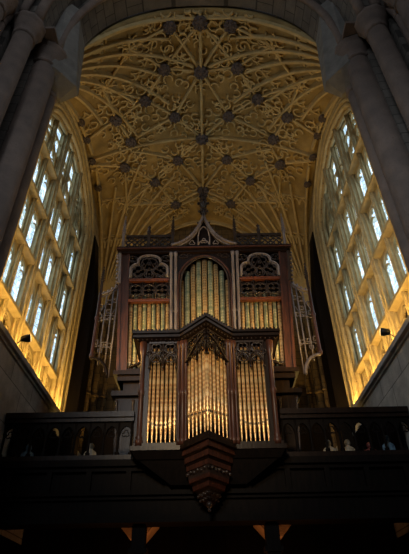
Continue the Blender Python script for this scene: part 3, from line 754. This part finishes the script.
# base
m = MB()
for hw, z0, z1, fy in ((2.55, 5.18, 5.29, -.16), (2.45, 5.05, 5.18, -.08), (2.3, 4.78, 5.05, .05), (2.6, 4.66, 4.78, -.10)):
    m.box(-hw, hw, FO + fy, FO + 1.75, z0, z1)
ob(m, 'base_moulding', 'dark')
m = MB(); m.box(-2.5, 2.5, FO + .02, FO + 1.7, 2.68, 4.66); ob(m, 'pedestal', 'dark')
for k in range(12):
    x = -2.45 + 4.9 * k / 11; m = MB(); m.lathe([(.05, 0), (.03, .05), (.03, 1.7), (.05, 1.78)], (x, FO - .03, 2.78), 8); ob(m, 'pedestal_shaft', 'trac')
# pipes
cols = ['gold', 'green', 'gold', 'green', 'gold', 'green', 'gold', 'green', 'gold']
for k in range(9):
    x = -.68 + .17 * k; t = abs(x) / .7
    pipe(org, x, FO + .14 + .10 * t * t, 5.38, 6.0 + .25 * (1 - t), 8.95 - .75 * t * t, .075, M_[cols[k]], flare)
for sx in (-1, 1):
    for k in range(9):
        x = sx * (1.09 + .133 * k)
        pipe(org, x, FO + .14, 5.38, 6.10 - .07 * k, 7.75, .056, M_[('gold', 'green')[k % 2]], flare)
# wings
for sx in (-1, 1):
    wg = bpy.data.objects.new('side_wing', None); C.objects.link(wg); wg.parent = org; wg.location = Vector((sx * 2.6, FO + .05, 5.2 + EYE)) - wpos(org)
    pw = Plane((0, FO + .05, 0)); W_ = lambda pts: pw.L([(sx * u, v) for u, v in pts])
    m = MB(); m.lathe([(.03, 0), (.06, .05), (.06, .12), (.045, .15), (.045, 1.15), (.065, 1.18), (.065, 1.24), (.045, 1.28), (.045, 2.05)], (sx * 2.91, FO + .05, 5.72), 8); m.build('wing_post', M_['red'], wg)
    m = MB(); spire(m, sx * 2.91, FO + .05, 7.75, 8.72, .045); m.build('wing_pinnacle', M_['trac'], wg)
    m = MB(); m.tube(W_([(2.91, 7.72), (2.7, 7.78), (2.55, 7.9), (2.38, 8.05)]), .035, 5, up=(0, 1, 0)); m.tube(W_([(2.91, 7.62), (2.7, 7.68), (2.42, 7.92)]), .015, 5)
    for u, v in ((2.82, 7.79), (2.7, 7.84), (2.6, 7.93), (2.5, 8.02)): m.ball(pw(sx * u, v), .04, 6, 4)
    m.build('wing_rail', M_['silver'], wg)
    m = MB()
    for u, a, b_ in ((2.55, 5.35, 7.85), (2.72, 5.55, 7.7), (2.42, 5.2, 7.95)): m.tube(W_([(u, a), (u, b_)]), .02, 5)
    m.build('wing_upright', M_['silver'], wg)
    m = MB()
    for cx, cy, r in ((2.63, 7.45, .09), (2.85, 7.3, .08), (2.5, 7.5, .07), (2.62, 7.15, .07), (2.85, 7.0, .08), (2.64, 6.95, .09), (2.5, 6.95, .07), (2.86, 6.2, .08), (2.63, 6.12, .09), (2.5, 6.1, .07), (2.72, 5.95, .06)):
        m.tube(W_(foil(cx, cy, r, 4, 45)), .014, 5)
    for s_ in ((2.45, 7.2), (2.72, 7.4)): m.tube(W_([(s_[0], s_[1]), (s_[0] + .12, s_[1] - .25), (2.94, s_[1] - .4)]), .015, 5)
    m.tube(W_([(2.44, 6.0), (2.6, 6.12), (2.94, 6.05)]), .016, 5)
    m.build('wing_tracery', M_['silver'], wg)
    m = MB(); m.tube(W_([(2.91, 5.74)] + [(2.91 - .45 * sin(rad(90 * i / 8)), 5.74 - .55 * (1 - cos(rad(90 * i / 8)))) for i in range(1, 9)]), .045, 5, up=(0, 1, 0)); m.build('wing_bracket', M_['dark' if sx < 0 else 'silver'], wg)

# ================================================================== CHOIR CASE
CF, AP, CB = 9.0, 8.40, 9.95
def cflare(p): return (p[0] * (1 - .014 * (5.1 - max(2.4, min(p[2], 5.3)))) + .015, p[1], p[2])
cho = thing('choir_organ_case', (0, 9.2, 2.0), 'small dark oak choir organ case with gilded pipes hanging in front of the gallery balustrade', 'organ case')
def cb(m, name, mat): return m.build(name, M_[mat], cho, warp=cflare)
def vpoly(hw, o, ch=.5, back=CB, apo=None):
    """plan outline with the pointed centre; o is the outward overhang"""
    a = apo if apo is not None else o * 1.3
    return [(-hw, CF - o), (-ch - o * .4, CF - o), (0, AP - a), (ch + o * .4, CF - o), (hw, CF - o), (hw, back), (-hw, back)]
def vprism(m, z0, z1, p0, p1=None):
    p1 = p1 or p0; m.hexa([(x, y, z0) for x, y in p0], [(x, y, z1) for x, y in p1])
m = MB(); vprism(m, 5.10, 5.16, vpoly(1.44, .04), vpoly(1.54, .12)); vprism(m, 5.16, 5.22, vpoly(1.56, .15)); vprism(m, 5.22, 5.25, vpoly(1.52, .11)); vprism(m, 5.25, 5.31, vpoly(1.58, .17)); cb(m, 'cornice', 'dark')
m = MB()
def along(hw, o, st):
    P = vpoly(hw, o)[:5]; out = []
    for a, b in zip(P[:-1], P[1:]):
        L = math.hypot(b[0] - a[0], b[1] - a[1]); n = max(1, int(L / st))
        for i in range(n): t = (i + .5) / n; out.append((a[0] + (b[0] - a[0]) * t, a[1] + (b[1] - a[1]) * t))
    return out
for x, y in along(1.58, .15, .075): m.box(x - .02, x + .02, y - .02, y + .03, 5.31, 5.345)
cb(m, 'cresting', 'dark')
m = MB()
for x, y in along(1.50, .08, .09): m.ball((x, y, 5.13), .022, 5, 3)
cb(m, 'carved_frieze', 'trac')
m = MB(); m.box(-1.36, 1.36, 9.55, 9.62, 2.9, 5.12); cb(m, 'back_panel', 'gallery')
for sx in (-1, 1):
    m = MB(); m.box(*sorted((sx * 1.30, sx * 1.36)), CF + .1, 9.6, 2.9, 5.1); cb(m, 'side_panel', 'red')
    m = MB(); m.lathe([(.085, 0), (.085, .10), (.06, .13), (.075, .16), (.055, .20), (.05, 1.0), (.07, 1.04), (.07, 1.10), (.05, 1.14), (.045, 1.85), (.07, 1.95), (.08, 2.2)], (sx * 1.345, CF, 2.9), 10); cb(m, 'corner_column', 'red')
    m = MB(); m.box(*sorted((sx * 1.20, sx * 1.29)), CF + .0, CF + .1, 2.9, 5.1); cb(m, 'bay_post', 'dark')
    for xx, rr in ((.50, .05), (.58, .03), (.43, .03)):
        m = MB(); yy = CF - .03 if xx > .45 else CF - .08
        m.lathe([(rr * 1.5, 0), (rr * 1.5, .1), (rr, .14), (rr, .95), (rr * 1.5, 1.0), (rr * 1.5, 1.06), (rr, 1.1), (rr, 2.0), (rr * 1.5, 2.1), (rr * 1.5, 2.2)], (sx * xx, yy, 2.9), 8); cb(m, 'clustered_shaft', 'red')
    m = MB(); m.box(*sorted((sx * .44, sx * .62)), CF + .02, CF + .16, 2.9, 5.1); cb(m, 'bay_post', 'dark')
    # side bay tracery
    u0, u1 = sorted((sx * .62, sx * 1.22)); uc = (u0 + u1) / 2; pl = Plane((0, CF - .02, 0))
    def trac(m, pl, u0, u1, lo, hi):
        uc = (u0 + u1) / 2; w_ = u1 - u0
        m.tube(pl.L([(u0, hi), (u1, hi)]), .03, 4)
        for i in range(2):
            a = u0 + w_ * i / 2; b = a + w_ / 2; c = (a + b) / 2
            m.tube(pl.L(pointed(a + .02, b - .02, lo, .22)), .020, 5)
            m.tube(pl.L(foil(c, lo + .09, .09, 3, 90)), .014, 5)
            m.tube(pl.L(foil(c, hi - .13, w_ * .19, 4, 45)), .017, 5); m.tube(pl.L(arc(c, hi - .13, w_ * .2, 0, 360, 12)), .014, 5)
            leaf(m, pl(c, hi - .13), .035)
            m.ball(pl(c, lo + .25), .03, 5, 3)
        for s2 in (u0 + .02, uc, u1 - .02):
            m.tube(pl.L([(s2, hi), (s2, lo - .07)]), .018, 5); m.ball(pl(s2, lo - .09), .032, 6, 4)
            m.tube(pl.L(foil(s2, lo + .24, .07, 4, 0)), .014, 5)
    m = MB(); trac(m, pl, u0, u1, 4.60, 5.08); cb(m, 'tracery', 'trac')
    # centre faces
    ax, ay = sx * .42, CF - .07; L = math.hypot(ax, ay - AP)
    if sx < 0: pc = Plane((ax, ay, 0), ((0 - ax) / L, (AP - ay) / L, 0))
    else: pc = Plane((0, AP, 0), (ax / L, (ay - AP) / L, 0))
    m = MB(); trac(m, pc, .01, L - .01, 4.62, 5.08)
    cr = [(L * i / 10 if sx > 0 else L * (1 - i / 10), 4.98 - .42 * (i / 10) ** 1.6) for i in range(11)]
    m.tube(pc.L(cr, .02), .03, 5, up=(0, 1, 0)); cb(m, 'centre_tracery', 'dark')
    for k in range(7):
        x = sx * (.665 + .088 * k); pipe(cho, x, CF + .10, 2.95, 3.36 - .07 * sin(PI * k / 6), 5.0, .034, M_['gold2'], cflare)
    for k in range(5):
        t = (k + .75) / 5.4; a = math.atan2(ay - AP, abs(ax))
        pipe(cho, ax * t, AP + .10 + (ay - AP) * t, 2.98, 3.345 + .018 * k, 5.02, .034, M_['gold2'], cflare, face=sx * a * .6)
pipe(cho, 0, AP + .10, 2.98, 3.33, 5.05, .045, M_['gold2'], cflare)
# toe board and pendant corbel
m = MB(); vprism(m, 2.88, 2.95, vpoly(1.45, .05)); vprism(m, 2.80, 2.88, vpoly(1.50, .10)); cb(m, 'toe_board', 'dark')
m = MB(); fl = lambda hw, y: [(-hw, y), (hw, y), (hw, 9.24), (-hw, 9.24)]
m.hexa([(x, y, 2.66) for x, y in fl(1.38, 8.99)], [(x, y, 2.80) for x, y in fl(1.47, 8.92)])
m.hexa([(x, y, 2.25) for x, y in fl(.72, 9.17)], [(x, y, 2.66) for x, y in fl(1.34, 9.02)]); cb(m, 'under_cove', 'gallery')
def ppoly(hw, ap): return [(-hw, 9.2), (-hw, CF - .02 + (0.5 - hw) * .5), (0, ap), (hw, CF - .02 + (0.5 - hw) * .5), (hw, 9.2)]
lay = [(2.80, .52, 8.32, 'red'), (2.70, .50, 8.38, 'dark'), (2.66, .46, 8.42, 'red'), (2.57, .44, 8.46, 'dark'), (2.52, .42, 8.50, 'red'), (2.44, .40, 8.53, 'trac'), (2.30, .38, 8.55, 'red'),
       (2.24, .34, 8.60, 'dark'), (2.19, .31, 8.64, 'red'), (2.12, .26, 8.70, 'dark'), (2.08, .22, 8.75, 'trac'), (1.98, .16, 8.82, 'dark'), (1.88, .07, 8.92, 'dark')]
for i in range(len(lay) - 1):
    z1, hw, ap, mt = lay[i]; z0 = lay[i + 1][0]; h2, a2 = lay[i + 1][1], lay[i + 1][2]
    m = MB(); k = .0 if mt == 'red' else .35
    p1 = ppoly(hw, ap); p0 = ppoly(hw + (h2 - hw) * (1 if mt != 'red' else .25), ap + (a2 - ap) * (1 if mt != 'red' else .25))
    m.hexa([(x, y, z0) for x, y in p0], [(x, y, z1) for x, y in p1]); cb(m, 'pendant_tier', mt)
m = MB()
for zc, hw, ap, r in ((2.38, .40, 8.53, .035), (2.03, .2, 8.78, .03), (1.96, .16, 8.84, .028)):
    for sx in (-1, 1):
        for k in range(7):
            t = k / 6; x = sx * hw * t; y = ap + (CF - .04 + (.5 - hw) * .5 - ap) * t; m.ball((x, y - .0, zc + .02 * (k % 2)), r * .85, 6, 4, (1.3, .6, 1))
m.ball((0, 8.93, 1.86), .06, 8, 5); m.ball((0, 8.93, 1.78), .035, 6, 4)
cb(m, 'pendant_carving', 'trac')

# ================================================================== FLOODLIGHTS
def flood(x, y, z, tx, ty, tz, power, lab, spot=95, cat='floodlight'):
    t = thing('floodlight', (x, y, z), lab, cat, 'floodlights on the ledges')
    m = MB(); sg = 1 if x > 0 else -1
    m.tube([(x + sg * .16, y, z - .12), (x + sg * .05, y, z - .02), (x, y, z)], .014, 6); m.build('bracket', M_['black'], t)
    d = (Vector((tx, ty, tz)) - Vector((x, y, z))).normalized(); p = Vector((x, y, z))
    m = MB(); m.tube([p - d * .10, p - d * .07, p + d * .04, p + d * .10], [.03, .06, .085, .085], 14, up=(0, 1, 0.01)); m.build('housing', M_['black'], t)
    m = MB(); m.tube([p + d * .102, p + d * .108], [.075, .075], 14, up=(0, 1, .01)); m.build('lens', M_['lamp'], t)
    q = p + d * .16
    light('floodlight_beam', 'SPOT', q, power, WARM, (tx, ty, tz), .05, spot=spot)
flood(-3.80, 8.75, 5.12, 4.0, 11.6, 7.4, 470, 'black floodlight on the left stone ledge below the window', 88)
flood(3.80, 8.75, 5.12, -4.0, 11.6, 7.4, 470, 'black floodlight on the right stone ledge below the window', 88)
flood(-2.9, 14.0, 2.80, -1.5, 12.8, 15, 260, 'added unseen floodlight on the gallery floor behind the organ, left', 110)  # this pair is added out of sight to light the vault
flood(2.9, 14.0, 2.80, 1.5, 12.8, 15, 260, 'added unseen floodlight on the gallery floor behind the organ, right', 110)
for sx, side in ((-1, 'left'), (1, 'right')):
    t = thing('unseen_light_trough', (sx * 4.16, 10.4, 5.02), 'added unseen strip light on the %s stone ledge at the foot of the window' % side, 'light')  # hidden strip added for the golden wash up the window wall
    m = MB(); m.box(*sorted((sx * 4.12, sx * 4.22)), 7.4, 13.0, 5.04, 5.09); m.build('housing', M_['black'], t)
    m = MB(); m.box(*sorted((sx * 4.14, sx * 4.20)), 7.45, 12.95, 5.09, 5.10); m.build('diffuser', M_['lamp'], t)
    o = light('ledge_fill_light', 'AREA', (sx * 4.17, 10.2, 5.115), 80, WARM, None, .05, 5.4)
    o.rotation_euler = (0, PI - sx * rad(8), 0)
